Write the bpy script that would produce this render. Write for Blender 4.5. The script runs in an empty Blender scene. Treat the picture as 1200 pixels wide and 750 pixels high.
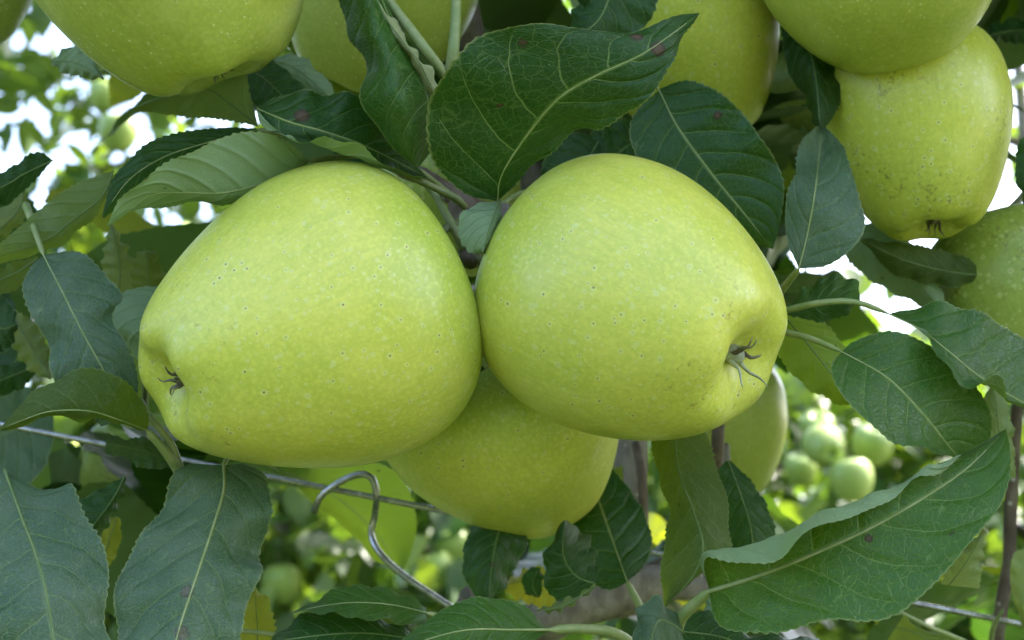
import bpy, math, random
import numpy as np
from mathutils import Vector, Matrix

random.seed(7)
rng = np.random.default_rng(7)
scene = bpy.context.scene
col = scene.collection

# ------------------------------------------------------------------ camera
F, CZ, D0 = 52.0, 1.40, 0.36
K = 36.0 / F / 1200.0
PITCH = math.radians(11)
cam_d = bpy.data.cameras.new("camera")
cam_d.sensor_width = 36.0
cam_d.lens = F
cam_d.clip_start = 0.01
cam_d.clip_end = 2000.0
cam_d.dof.use_dof = True
cam_d.dof.focus_distance = 0.335
cam_d.dof.aperture_fstop = 23.0
cam = bpy.data.objects.new("camera", cam_d)
cam.location = (0, 0, CZ)
cam.rotation_euler = (math.radians(90) + PITCH, 0, 0)
col.objects.link(cam)
scene.camera = cam

# ------------------------------------------------------------------ sky, sun, exposure
SUN_EL, SUN_AZ = math.radians(50), math.radians(62)      # azimuth from +Y towards +X
world = bpy.data.worlds.new("World")
scene.world = world
world.use_nodes = True
wn = world.node_tree.nodes
sky = wn.new("ShaderNodeTexSky")
sky.sky_type = 'NISHITA'
sky.sun_disc = False
sky.sun_elevation = SUN_EL
sky.sun_rotation = SUN_AZ
sky.air_density = 0.75
sky.dust_density = 4.0
sky.ozone_density = 1.0
world.node_tree.links.new(sky.outputs[0], wn["Background"].inputs[0])
wn["Background"].inputs[1].default_value = 0.15
sun_d = bpy.data.lights.new("sun", 'SUN')
sun_d.energy = 2.0
sun_d.angle = math.radians(0.5)
sun_d.color = (1.0, 0.94, 0.84)
sun = bpy.data.objects.new("sun", sun_d)
sdir = Vector((math.sin(SUN_AZ) * math.cos(SUN_EL), math.cos(SUN_AZ) * math.cos(SUN_EL), math.sin(SUN_EL)))
sun.rotation_euler = (-sdir).to_track_quat('-Z', 'Y').to_euler()
sun.location = (5, 3, 6)
col.objects.link(sun)
scene.view_settings.view_transform = 'Standard'
scene.view_settings.look = 'None'
scene.view_settings.gamma = 1.0
scene.view_settings.exposure = 2.85
scene.cycles.use_denoising = True
scene.cycles.max_bounces = 6
scene.cycles.transmission_bounces = 4
scene.cycles.diffuse_bounces = 4


# ------------------------------------------------------------------ helpers
FWD = Vector((0, math.cos(PITCH), math.sin(PITCH)))
UPV = Vector((0, -math.sin(PITCH), math.cos(PITCH)))


def P(x, y, d):
    """a point of the place: seen at pixel x, y of the 1200 x 750 frame, d metres away"""
    return Vector(((x - 600) * K * d, 0, CZ)) + FWD * d - UPV * ((y - 375) * K * d)


def PM(x, y, mm):
    return P(x, y, D0 + mm * 0.001)


def cr(p, n, t=None):
    p = np.asarray(p, float)
    q = np.vstack([2 * p[0] - p[1], p, 2 * p[-1] - p[-2]])
    if t is None:
        t = np.linspace(0, len(p) - 1, n)
    t = np.clip(t, 0, len(p) - 1 - 1e-9)
    i = t.astype(int)
    f = (t - i)[:, None]
    a, b, c, d = q[i], q[i + 1], q[i + 2], q[i + 3]
    return .5 * (2 * b + (c - a) * f + (2 * a - 5 * b + 4 * c - d) * f * f + (3 * b - a - 3 * c + d) * f ** 3)


def resample(p, n):
    """even spacing along a Catmull-Rom curve"""
    c = cr(p, 400)
    s = np.concatenate([[0], np.cumsum(np.linalg.norm(np.diff(c, axis=0), axis=1))])
    t = np.linspace(0, s[-1], n)
    return np.stack([np.interp(t, s, c[:, k]) for k in range(c.shape[1])], 1), s[-1]


def mesh_from(name, V, faces, mat, uv=None, smooth=True):
    me = bpy.data.meshes.new(name)
    me.from_pydata([tuple(v) for v in V], [], [tuple(f) for f in faces])
    if uv is not None:
        lay = me.uv_layers.new(name="UVMap")
        idx = np.empty(len(me.loops), dtype=np.int32)
        me.loops.foreach_get("vertex_index", idx)
        lay.data.foreach_set("uv", np.asarray(uv, dtype=np.float32)[idx].ravel())
    if smooth:
        me.polygons.foreach_set("use_smooth", [True] * len(me.polygons))
    for m in (mat if isinstance(mat, (list, tuple)) else [mat]):
        me.materials.append(m)
    me.update()
    return me


def link(name, data, parent=None, label=None, cat=None, group=None, kind=None):
    o = bpy.data.objects.new(name, data)
    col.objects.link(o)
    if parent is not None:
        o.parent = parent
    for k, v in (("label", label), ("category", cat), ("group", group), ("kind", kind)):
        if v:
            o[k] = v
    return o


def tube(pts, radii, n=8, cap=True, wob=0.0):
    pts = np.asarray(pts, float)
    m = len(pts)
    radii = np.interp(np.linspace(0, 1, m), np.linspace(0, 1, len(radii)), radii) if len(radii) != m else np.asarray(radii)
    tg = np.gradient(pts, axis=0)
    tg /= np.linalg.norm(tg, axis=1)[:, None] + 1e-12
    ref = np.array([0.31, 0.9, 0.2]) if abs(tg[0] @ np.array([0.31, 0.9, 0.2])) < .85 else np.array([1., 0, 0])
    V, Fc = [], []
    u = np.cross(tg[0], ref)
    u /= np.linalg.norm(u)
    for i in range(m):
        u = u - tg[i] * (u @ tg[i])
        u /= np.linalg.norm(u) + 1e-12
        w = np.cross(tg[i], u)
        for k in range(n):
            a = 2 * math.pi * k / n
            rr = radii[i] * (1 + wob * random.uniform(-1, 1))
            V.append(pts[i] + rr * (math.cos(a) * u + math.sin(a) * w))
    for i in range(m - 1):
        for k in range(n):
            Fc.append((i * n + k, i * n + (k + 1) % n, (i + 1) * n + (k + 1) % n, (i + 1) * n + k))
    if cap:
        Fc.append(tuple(range(n - 1, -1, -1)))
        Fc.append(tuple((m - 1) * n + k for k in range(n)))
    return V, Fc


def tube_obj(name, ctrl, radii, mat, parent=None, n=8, seg=24, wob=0.0, **kw):
    pts, _ = resample([tuple(c) for c in ctrl], seg)
    V, Fc = tube(pts, radii, n, True, wob)
    return link(name, mesh_from(name, V, Fc, mat), parent, **kw)


# ------------------------------------------------------------------ materials
class NT:
    def __init__(s, name):
        s.m = bpy.data.materials.new(name)
        s.m.use_nodes = True
        s.t = s.m.node_tree
        s.b = s.t.nodes["Principled BSDF"]
        s.out = s.t.nodes["Material Output"]

    def n(s, kind, **kw):
        x = s.t.nodes.new(kind)
        for k, v in kw.items():
            setattr(x, k, v)
        return x

    def l(s, a, b):
        s.t.links.new(a, b)

    def math(s, op, a, b=None, c=None, clamp=False):
        x = s.n("ShaderNodeMath", operation=op, use_clamp=clamp)
        for i, v in enumerate((a, b, c)):
            if v is None:
                continue
            if isinstance(v, (int, float)):
                x.inputs[i].default_value = v
            else:
                s.l(v, x.inputs[i])
        return x.outputs[0]

    def ramp(s, v, lo, hi, a=0.0, b=1.0):
        x = s.n("ShaderNodeMapRange", interpolation_type='SMOOTHSTEP')
        s.l(v, x.inputs[0])
        for i, q in ((1, lo), (2, hi), (3, a), (4, b)):
            if isinstance(q, (int, float)):
                x.inputs[i].default_value = q
            else:
                s.l(q, x.inputs[i])
        return x.outputs[0]

    def mix(s, f, a, b):
        x = s.n("ShaderNodeMix", data_type='RGBA')
        for i, v in ((0, f), (6, a), (7, b)):
            if isinstance(v, (int, float)):
                x.inputs[i].default_value = v
            elif isinstance(v, tuple):
                x.inputs[i].default_value = (*v, 1) if len(v) == 3 else v
            else:
                s.l(v, x.inputs[i])
        return x.outputs[2]

    def noise(s, vec, scale, detail=3, rough=.55):
        x = s.n("ShaderNodeTexNoise")
        x.inputs["Scale"].default_value = scale
        x.inputs["Detail"].default_value = detail
        x.inputs["Roughness"].default_value = rough
        if vec is not None:
            s.l(vec, x.inputs["Vector"])
        return x.outputs[0]

    def voro(s, vec, scale, feature='F1'):
        x = s.n("ShaderNodeTexVoronoi", feature=feature)
        x.inputs["Scale"].default_value = scale
        s.l(vec, x.inputs["Vector"])
        return x

    def bump(s, h, strength, dist, normal=None):
        x = s.n("ShaderNodeBump")
        x.inputs["Strength"].default_value = strength
        x.inputs["Distance"].default_value = dist
        s.l(h, x.inputs["Height"])
        if normal is not None:
            s.l(normal, x.inputs["Normal"])
        return x.outputs[0]


def leaf_material(name, top, under, trans, detail=True, rough=.37, tmix=.30, island=False, sheen_dust=0.0, net=1.0):
    t = NT(name)
    t.b.inputs["Roughness"].default_value = rough
    t.b.inputs["Specular IOR Level"].default_value = .42
    oi = t.n("ShaderNodeObjectInfo")
    rnd = oi.outputs["Random"]
    geo = t.n("ShaderNodeNewGeometry")
    if island:
        rnd = t.math('FRACT', t.math('ADD', geo.outputs["Random Per Island"], rnd))
    back = geo.outputs["Backfacing"]
    top2 = tuple(c * f for c, f in zip(top, (1.9, 1.35, 1.3)))
    topc = t.mix(t.math('MULTIPLY', rnd, .7), top, top2)
    undc = t.mix(rnd, under, tuple(c * 1.18 for c in under))
    trc = t.mix(rnd, trans, (trans[0] * 1.5, trans[1] * 1.15, trans[2]))
    if detail:
        uvn = t.n("ShaderNodeUVMap")
        sep = t.n("ShaderNodeSeparateXYZ")
        t.l(uvn.outputs[0], sep.inputs[0])
        u, v = sep.outputs[0], sep.outputs[1]
        off = t.n("ShaderNodeCombineXYZ")
        t.l(rnd, off.inputs[0]); t.l(t.math('MULTIPLY', rnd, 7.3), off.inputs[1])
        uvo = t.n("ShaderNodeVectorMath", operation='MULTIPLY_ADD')
        t.l(uvn.outputs[0], uvo.inputs[0])
        uvo.inputs[1].default_value = (1, 1.9, 1)
        sc10 = t.n("ShaderNodeVectorMath", operation='SCALE')
        t.l(off.outputs[0], sc10.inputs[0]); sc10.inputs[3].default_value = 11.0
        t.l(sc10.outputs[0], uvo.inputs[2])
        tex = uvo.outputs[0]
        su = t.math('SUBTRACT', u, .5)
        au = t.math('MULTIPLY', t.math('ABSOLUTE', su), 2.0)
        warp = t.math('MULTIPLY', t.math('SUBTRACT', t.noise(tex, 3.5, 2), .5), .28)
        side = t.math('MULTIPLY', t.math('GREATER_THAN', su, 0), .47)
        # lateral veins: leave the midrib, bend towards the tip
        lat = t.math('ADD', t.math('SUBTRACT', t.math('MULTIPLY', v, 7.5), t.math('MULTIPLY', t.math('POWER', au, 1.35), 1.9)), t.math('ADD', side, warp))
        dist = t.math('ABSOLUTE', t.math('SUBTRACT', t.math('FRACT', lat), .5))
        thick = t.math('MULTIPLY_ADD', au, -.020, .034)
        latm = t.ramp(dist, t.math('MULTIPLY', thick, .35), thick, 1, 0)
        latm = t.math('MULTIPLY', latm, t.ramp(au, .80, .97, 1, .0))
        latw = t.ramp(dist, 0, .20, 1, 0)
        ter = t.ramp(t.voro(tex, 17, 'DISTANCE_TO_EDGE').outputs["Distance"], 0.0, .055, 1, 0)
        ter2 = t.ramp(t.voro(tex, 46, 'DISTANCE_TO_EDGE').outputs["Distance"], 0.0, .10, 1, 0)
        mid = t.ramp(au, .015, .045, 1, 0)
        vein = t.math('MAXIMUM', t.math('MULTIPLY', latm, .62), t.math('MULTIPLY', mid, .7))
        fine = t.math('ADD', t.math('MULTIPLY', ter, .36 * net), t.math('MULTIPLY', ter2, .20 * net))
        vall = t.math('ADD', vein, t.math('MULTIPLY', fine, t.math('SUBTRACT', 1.0, vein)), clamp=True)
        mott = t.noise(tex, 5.0, 4)
        topc = t.mix(t.ramp(mott, .35, .7), topc, t.mix(.5, topc, (top[0] * .6, top[1] * .75, top[2] * .7)))
        topc = t.mix(vall, topc, (.20, .29, .075))
        undc = t.mix(vall, undc, (.30, .38, .16))
        # dry blotches, insect marks, dust specks
        vs = t.voro(tex, 3.1)
        sc = t.n("ShaderNodeSeparateColor")
        t.l(vs.outputs["Color"], sc.inputs[0])
        spot = t.math('MULTIPLY', t.ramp(t.math('ADD', vs.outputs["Distance"], t.math('MULTIPLY', t.noise(tex, 22, 2), .08)), .085, .12, 1, 0),
                      t.math('GREATER_THAN', sc.outputs[0], .74))
        sa = t.n("ShaderNodeAttribute", attribute_name="spot")
        spv = t.math('ADD', sa.outputs["Fac"], t.math('MULTIPLY', t.math('SUBTRACT', t.noise(tex, 30, 3), .5), .35))
        spot = t.math('MAXIMUM', spot, t.math('MULTIPLY', t.ramp(spv, .40, .62), t.math('GREATER_THAN', sa.outputs["Fac"], .02)))
        topc = t.mix(t.math('MULTIPLY', spot, .85), topc, t.mix(t.ramp(spv, .6, .95), (.050, .026, .013), (.115, .062, .040)))
        undc = t.mix(t.math('MULTIPLY', spot, .7), undc, (.09, .05, .03))
        vd = t.voro(tex, 30)
        scd = t.n("ShaderNodeSeparateColor")
        t.l(vd.outputs["Color"], scd.inputs[0])
        speck = t.math('MULTIPLY', t.ramp(vd.outputs["Distance"], .06, .14, 1, 0), t.math('GREATER_THAN', scd.outputs[1], .84))
        topc = t.mix(t.math('MULTIPLY', speck, .45), topc, (.30, .36, .24))
        rust = t.ramp(t.noise(tex, 34, 3, .7), .60, .72, 0, .24 * net)
        topc = t.mix(rust, topc, (.10, .075, .02))
        if sheen_dust:  # pale film paints in the bluish sky sheen; grit is whitish residue flecks
            sheen_film = t.ramp(t.noise(tex, 2.2, 5, .7), .30, .75, .15 * sheen_dust, sheen_dust)
            grit = t.ramp(t.noise(tex, 60, 3, .75), .50, .68, 0, sheen_dust * .7)
            topc = t.mix(sheen_film, topc, (.150, .205, .120))
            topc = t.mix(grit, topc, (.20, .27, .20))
        edge = t.ramp(au, .968, .995, 0, .45)
        topc = t.mix(edge, topc, (.33, .36, .12))
        undc = t.mix(edge, undc, (.36, .40, .18))
        h = t.math('ADD', t.math('MULTIPLY', latw, .40), t.math('ADD', t.math('MULTIPLY', vein, .30), t.math('MULTIPLY', fine, .50)))
        hs = t.math('ADD', h, t.math('MULTIPLY', t.noise(tex, 9, 3), .5))
        nb = t.bump(t.math('MULTIPLY', hs, -1.0), .75, .0007)
        t.l(nb, t.b.inputs["Normal"])
        rgh = t.ramp(t.noise(tex, 4, 4), .3, .7, rough - .06, rough + .10)
        t.l(t.math('ADD', rgh, t.math('MULTIPLY', back, .18)), t.b.inputs["Roughness"])
        trc = t.mix(t.math('MULTIPLY', vall, .5), trc, tuple(c * .75 for c in trans))
        trc = t.mix(t.math('MULTIPLY', spot, .8), trc, (.05, .02, .005))
    t.l(t.mix(back, topc, undc), t.b.inputs["Base Color"])
    tr = t.n("ShaderNodeBsdfTranslucent")
    t.l(trc, tr.inputs[0])
    ms = t.n("ShaderNodeMixShader")
    ms.inputs[0].default_value = tmix
    t.l(t.b.outputs[0], ms.inputs[1]); t.l(tr.outputs[0], ms.inputs[2])
    t.l(ms.outputs[0], t.out.inputs[0])
    return t.m


def apple_material(name, a, b, russet=.0, dots=1.0, fleck=.34):
    t = NT(name)
    tc = t.n("ShaderNodeTexCoord")
    oi = t.n("ShaderNodeObjectInfo")
    add = t.n("ShaderNodeVectorMath", operation='ADD')
    t.l(tc.outputs["Object"], add.inputs[0])
    cx = t.n("ShaderNodeCombineXYZ")
    t.l(oi.outputs["Random"], cx.inputs[0]); t.l(oi.outputs["Random"], cx.inputs[2])
    t.l(cx.outputs[0], add.inputs[1])
    vec = add.outputs[0]
    c = t.mix(t.ramp(t.noise(vec, 26, 3), .32, .68), a, b)
    sepz = t.n("ShaderNodeSeparateXYZ")
    t.l(tc.outputs["Object"], sepz.inputs[0])
    # greener round the stalk, paler cheek, patchy bloom
    c = t.mix(t.ramp(t.math('ADD', sepz.outputs[2], t.math('MULTIPLY', t.math('SUBTRACT', t.noise(vec, 35, 3), .5), .03)), .008, .036, 0, .75), c, (b[0] * .70, b[1] * .92, b[2] * .9))
    c = t.mix(t.ramp(t.noise(vec, 48, 5, .65), .48, .76, 0, .28), c, (.64, .67, .22))
    # faint streaks running from end to end, a little russet at the flower end
    st = t.n("ShaderNodeVectorMath", operation='MULTIPLY')
    nv_ = t.n("ShaderNodeVectorMath", operation='NORMALIZE')
    t.l(tc.outputs["Object"], nv_.inputs[0]); t.l(nv_.outputs[0], st.inputs[0])
    st.inputs[1].default_value = (9, 9, 1.2)
    c = t.mix(t.ramp(t.noise(st.outputs[0], 3.0, 4, .6), .42, .66, 0, .30), c, (b[0] * .80, b[1] * .95, b[2] * .8))
    end = t.math('MULTIPLY', t.ramp(sepz.outputs[2], -.033, -.018, 1, 0), t.ramp(t.noise(vec, 420, 4, .75), .56, .66, 0, .55))
    c = t.mix(t.math('MULTIPLY', end, t.ramp(t.noise(vec, 90, 2), .45, .6)), c, (.22, .15, .035))
    # fine mottling of the skin
    c = t.mix(t.ramp(t.noise(vec, 900, 2, .6), .40, .75, 0, .32), c, tuple(min(1, q * 1.30) for q in a))
    c = t.mix(t.ramp(t.noise(vec, 300, 3, .6), .45, .80, 0, .25), c, tuple(q * .80 for q in b))
    # pale flecks under the skin
    vf = t.voro(vec, 800)
    sf = t.n("ShaderNodeSeparateColor"); t.l(vf.outputs["Color"], sf.inputs[0])
    fm = t.math('MULTIPLY', t.ramp(vf.outputs["Distance"], .12, .34, 1, 0), t.ramp(sf.outputs[0], .62, .9))
    fm = t.math('MULTIPLY', fm, t.ramp(t.noise(vec, 40, 2), .38, .62, .1, 1.0))
    c = t.mix(t.math('MULTIPLY', fm, fleck), c, (.74, .78, .42))
    # lenticels: brown point in a pale ring, uneven size and spacing
    for sca, thr, br in ((400, .50, 1.0), (620, .72, .8)):
        vl = t.voro(vec, sca)
        sl = t.n("ShaderNodeSeparateColor"); t.l(vl.outputs["Color"], sl.inputs[0])
        on = t.math('GREATER_THAN', sl.outputs[0], thr)
        sz = t.math('MULTIPLY_ADD', t.math('POWER', sl.outputs[1], 2.0), 1.0, .6)
        dd = t.math('DIVIDE', vl.outputs["Distance"], t.math('MULTIPLY', sz, sca / 400.0))
        ring = t.math('MULTIPLY', t.ramp(dd, .10, .32, 1, 0), on)
        core = t.math('MULTIPLY', t.ramp(dd, .04, .115, 1, 0), on)
        c = t.mix(t.math('MULTIPLY', ring, .50 * dots), c, (.62, .66, .26))
        c = t.mix(t.math('MULTIPLY', t.math('MULTIPLY', core, br * dots), t.ramp(sl.outputs[2], .1, .7, .2, .95)), c, (.20, .115, .02))
    if russet:
        pt = t.math('MULTIPLY', t.ramp(t.noise(vec, 60, 2), .48, .66), t.ramp(t.noise(vec, 700, 3, .7), .52, .66))
        c = t.mix(t.math('MULTIPLY', pt, russet), c, (.14, .11, .03))
    t.l(c, t.b.inputs["Base Color"])
    t.b.inputs["Roughness"].default_value = .40
    t.b.inputs["Specular IOR Level"].default_value = .5
    t.b.inputs["Subsurface Weight"].default_value = 0.0
    t.b.inputs["Subsurface Radius"].default_value = (1.0, .9, .25)
    t.b.inputs["Subsurface Scale"].default_value = .004
    t.l(t.ramp(t.noise(vec, 120, 3), .3, .7, .29, .40), t.b.inputs["Roughness"])
    hb = t.math('ADD', t.math('MULTIPLY', t.noise(vec, 500, 2), .5), t.math('MULTIPLY', t.noise(vec, 60, 2), 2.0))
    t.l(t.bump(hb, .25, .0005), t.b.inputs["Normal"])
    return t.m


def bark_material(name, a, b, scale=1.0, lent=True):
    t = NT(name)
    tc = t.n("ShaderNodeTexCoord")
    mp = t.n("ShaderNodeMapping")
    mp.inputs["Scale"].default_value = (1, 1, .45)
    t.l(tc.outputs["Object"], mp.inputs[0])
    n1 = t.noise(mp.outputs[0], 160 * scale, 5, .65)
    n2 = t.noise(tc.outputs["Object"], 30 * scale, 4)
    c = t.mix(t.ramp(n1, .35, .68), a, b)
    c = t.mix(t.ramp(n2, .5, .72, 0, .6), c, (.21, .22, .17))
    if lent:
        vl = t.voro(tc.outputs["Object"], 210 * scale)
        sl = t.n("ShaderNodeSeparateColor"); t.l(vl.outputs["Color"], sl.inputs[0])
        m = t.math('MULTIPLY', t.ramp(vl.outputs["Distance"], .10, .2, 1, 0), t.math('GREATER_THAN', sl.outputs[0], .72))
        c = t.mix(t.math('MULTIPLY', m, .8), c, (.48, .43, .36))
    t.l(c, t.b.inputs["Base Color"])
    t.b.inputs["Roughness"].default_value = .8
    t.l(t.bump(n1, .8, .0012), t.b.inputs["Normal"])
    return t.m


def stalk_material(name, a, b):
    t = NT(name)
    tc = t.n("ShaderNodeTexCoord")
    c = t.mix(t.ramp(t.noise(tc.outputs["Object"], 220, 4), .35, .7), a, b)
    t.l(c, t.b.inputs["Base Color"])
    t.b.inputs["Roughness"].default_value = .5
    t.l(t.bump(t.noise(tc.outputs["Object"], 900, 2), .3, .0003), t.b.inputs["Normal"])
    return t.m


M_leaf = leaf_material("leaf_blade", (.0055, .046, .003), (.220, .310, .165), (.060, .24, .008), tmix=.20, net=.6)
M_leaf_sheen_dust = leaf_material("leaf_blade_sheen_dust", (.022, .070, .030), (.130, .200, .092), (.075, .24, .010), tmix=.16, sheen_dust=.55)  # sky sheen put into the blade colour, together with some spray residue
M_leaf_fresh = leaf_material("leaf_blade_fresh", (.015, .080, .004), (.180, .260, .120), (.13, .30, .010), tmix=.24)
M_leaf_lime = leaf_material("leaf_blade_lime", (.09, .17, .02), (.16, .27, .035), (.36, .56, .03), tmix=.55)  # backlit yellow-green glow put into the blade colours
M_leaf_olive = leaf_material("leaf_blade_olive", (.010, .045, .005), (.042, .082, .009), (.22, .36, .010), tmix=.42)  # olive glow of light coming through, put into the underside colour
M_leaf_pale = leaf_material("leaf_blade_pale", (.050, .115, .018), (.160, .230, .095), (.34, .46, .03), tmix=.40)
M_leaf_yellow = leaf_material("leaf_blade_yellow", (.26, .28, .03), (.30, .31, .06), (.60, .60, .04), tmix=.5)  # yellow of sun shining through the blade, put into its colours
M_leaf_dry = leaf_material("leaf_blade_bleached", (.42, .46, .20), (.44, .48, .22), (.45, .45, .12), tmix=.25)
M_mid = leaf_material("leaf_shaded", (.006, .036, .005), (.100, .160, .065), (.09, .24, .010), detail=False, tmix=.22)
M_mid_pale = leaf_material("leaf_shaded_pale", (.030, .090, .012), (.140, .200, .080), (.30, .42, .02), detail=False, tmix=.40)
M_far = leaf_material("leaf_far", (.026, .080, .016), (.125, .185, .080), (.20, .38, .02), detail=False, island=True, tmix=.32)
M_apple = apple_material("apple_skin", (.598, .592, .098), (.465, .508, .060))
M_apple_speck = apple_material("apple_skin_russeted", (.54, .555, .078), (.42, .46, .048), russet=.6)
M_apple_streak = apple_material("apple_skin_fleckled", (.44, .49, .085), (.35, .41, .060), dots=.35, fleck=.8)
M_apple_far = apple_material("apple_skin_far", (.32, .41, .100), (.26, .36, .080), dots=.3, fleck=.3)
M_apple_green = apple_material("apple_skin_green", (.30, .37, .060), (.22, .30, .045), russet=.7)  # unripe green with the crown's shade put into the skin colour
M_bark = bark_material("bark", (.13, .105, .080), (.27, .235, .19))
M_twig = bark_material("twig_bark", (.085, .058, .036), (.18, .135, .095))
M_stalk = stalk_material("green_stalk", (.20, .26, .08), (.30, .33, .14))
M_midrib = stalk_material("midrib_stalk", (.10, .17, .04), (.16, .22, .07))
M_stem = stalk_material("apple_stem", (.13, .17, .06), (.19, .18, .08))
M_calyx = stalk_material("dry_calyx", (.070, .055, .035), (.24, .22, .14))
M_calyx_gray = stalk_material("grey_calyx", (.20, .22, .13), (.40, .43, .29))

tm = NT("galvanised_wire")
tm.b.inputs["Metallic"].default_value = 1.0
_tc = tm.n("ShaderNodeTexCoord")
_mn = tm.noise(_tc.outputs["Object"], 300, 3)
tm.l(tm.mix(tm.ramp(_mn, .4, .7), (.46, .46, .46), (.27, .265, .255)), tm.b.inputs["Base Color"])
tm.l(tm.ramp(_mn, .3, .7, .22, .40), tm.b.inputs["Roughness"])
M_wire = tm.m

tg_ = NT("grass_ground")
_tc = tg_.n("ShaderNodeTexCoord")
_n = tg_.noise(_tc.outputs["Object"], 6, 6)
tg_.l(tg_.mix(tg_.ramp(_n, .35, .65), (.035, .060, .014), (.075, .085, .032)), tg_.b.inputs["Base Color"])
tg_.b.inputs["Roughness"].default_value = .9
tg_.l(tg_.bump(_n, .8, .05), tg_.b.inputs["Normal"])
M_ground = tg_.m

# ------------------------------------------------------------------ ground
gs = 400.0
link("ground", mesh_from("ground", [(-gs, -gs, 0), (gs, -gs, 0), (gs, gs, 0), (-gs, gs, 0)], [(0, 1, 2, 3)], M_ground, smooth=False), kind="structure")


# ------------------------------------------------------------------ leaves
def leaf_mesh(name, rows, mi, mat, face_top=True, ns=5, teeth_mm=2.1, amp=.0006, wave=.0006, seed=0, pucker=.00045):
    """rows: 3-D polylines running from base to tip; row mi is the midrib, first and last are the margins"""
    r = np.random.default_rng(seed)
    L = resample(rows[mi], 10)[1]
    teeth = max(10, int(L * 1000 / teeth_mm))
    nv = teeth * 3 + 1
    R = np.stack([resample(q, nv)[0] for q in rows])          # rows x nv x 3
    nr = len(rows)
    ncol = (nr - 1) * ns + 1
    G = np.empty((nv, ncol, 3))
    tt = np.linspace(0, nr - 1, ncol)
    for j in range(nv):
        G[j] = cr(R[:, j], ncol, tt)
    us = np.where(tt <= mi, -1 + tt / mi, (tt - mi) / (nr - 1 - mi))
    # gentle waves towards the margin
    e1 = np.gradient(G, axis=0); e2 = np.gradient(G, axis=1)
    k0, j0 = mi * ns, nv // 2
    toward0 = np.array([0, 0, CZ]) - G[j0, k0]
    N = np.cross(e1, e2); flip = -1.0 if (N[j0, k0] @ toward0 > 0) == face_top else 1.0; N /= np.linalg.norm(N, axis=2)[..., None] + 1e-9
    vv = np.linspace(0, 1, nv)
    env = np.sin(np.pi * np.clip(vv, 0, 1)) ** .6
    for k in range(4):
        f, ph, ph2 = r.uniform(1.5, 6.0), r.uniform(0, 6.28), r.uniform(0, 6.28)
        w = wave / (1 + .3 * k) * np.where(us[None, :] > 0, np.sin(f * 2 * np.pi * vv + ph)[:, None], np.sin(f * 2 * np.pi * vv + ph2)[:, None])
        G += N * (w * env[:, None] * (np.abs(us)[None, :] ** 1.6))[..., None]
    # blade puckers between the side veins, which sink into the upper side
    au = np.abs(us)[None, :]
    lat = vv[:, None] * 7.5 - 1.9 * au ** 1.35 + np.where(us > 0, .47, 0)[None, :]
    f = lat - np.floor(lat) - .5
    pk = np.exp(-(f / .13) ** 2) * np.clip(np.sin(np.pi * np.clip(au, 0, 1)), 0, 1) * env[:, None]
    G += N * (flip * pucker * pk * np.clip(L / .07, .2, 1.2))[..., None]
    # saw-toothed margin
    saw = np.tile([-.6, .25, 1.0], teeth + 1)[:nv] * r.uniform(.15, 1.2, nv) * np.interp(vv, np.linspace(0, 1, 12), r.uniform(.4, 1.15, 12))
    saw *= np.clip(np.sin(np.pi * np.clip(vv, .01, .99)) * 3, 0, 1)
    for c, i in ((0, 1), (ncol - 1, ncol - 2)):
        dr = G[:, c] - G[:, i]
        dr /= np.linalg.norm(dr, axis=1)[:, None] + 1e-9
        G[:, c] += dr * (saw * amp)[:, None]
    V = G.reshape(-1, 3)
    U = np.stack([np.tile(us * .5 + .5, nv), np.repeat(vv, ncol)], 1)
    Fc = [(j * ncol + i, j * ncol + i + 1, (j + 1) * ncol + i + 1, (j + 1) * ncol + i) for j in range(nv - 1) for i in range(ncol - 1)]
    # which side looks at the camera
    k = (mi) * ns
    n = np.cross(e2[nv // 2, k], e1[nv // 2, k])
    toward = np.array([0, 0, CZ]) - G[nv // 2, k]
    if (n @ toward > 0) != face_top:
        Fc = [f[::-1] for f in Fc]
    return mesh_from(name, V, Fc, mat, U), R[mi]


tree = link("apple_tree", None, label="near young apple tree whose leafy limbs carry the big green apples", cat="tree")
tree.location = (0.0, 0.56, 0.0)
TREE_INV = Matrix.Translation(-tree.location)
leaf_count = [0]


def child_of_tree(o):
    o.parent = tree
    o.matrix_parent_inverse = TREE_INV


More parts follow.
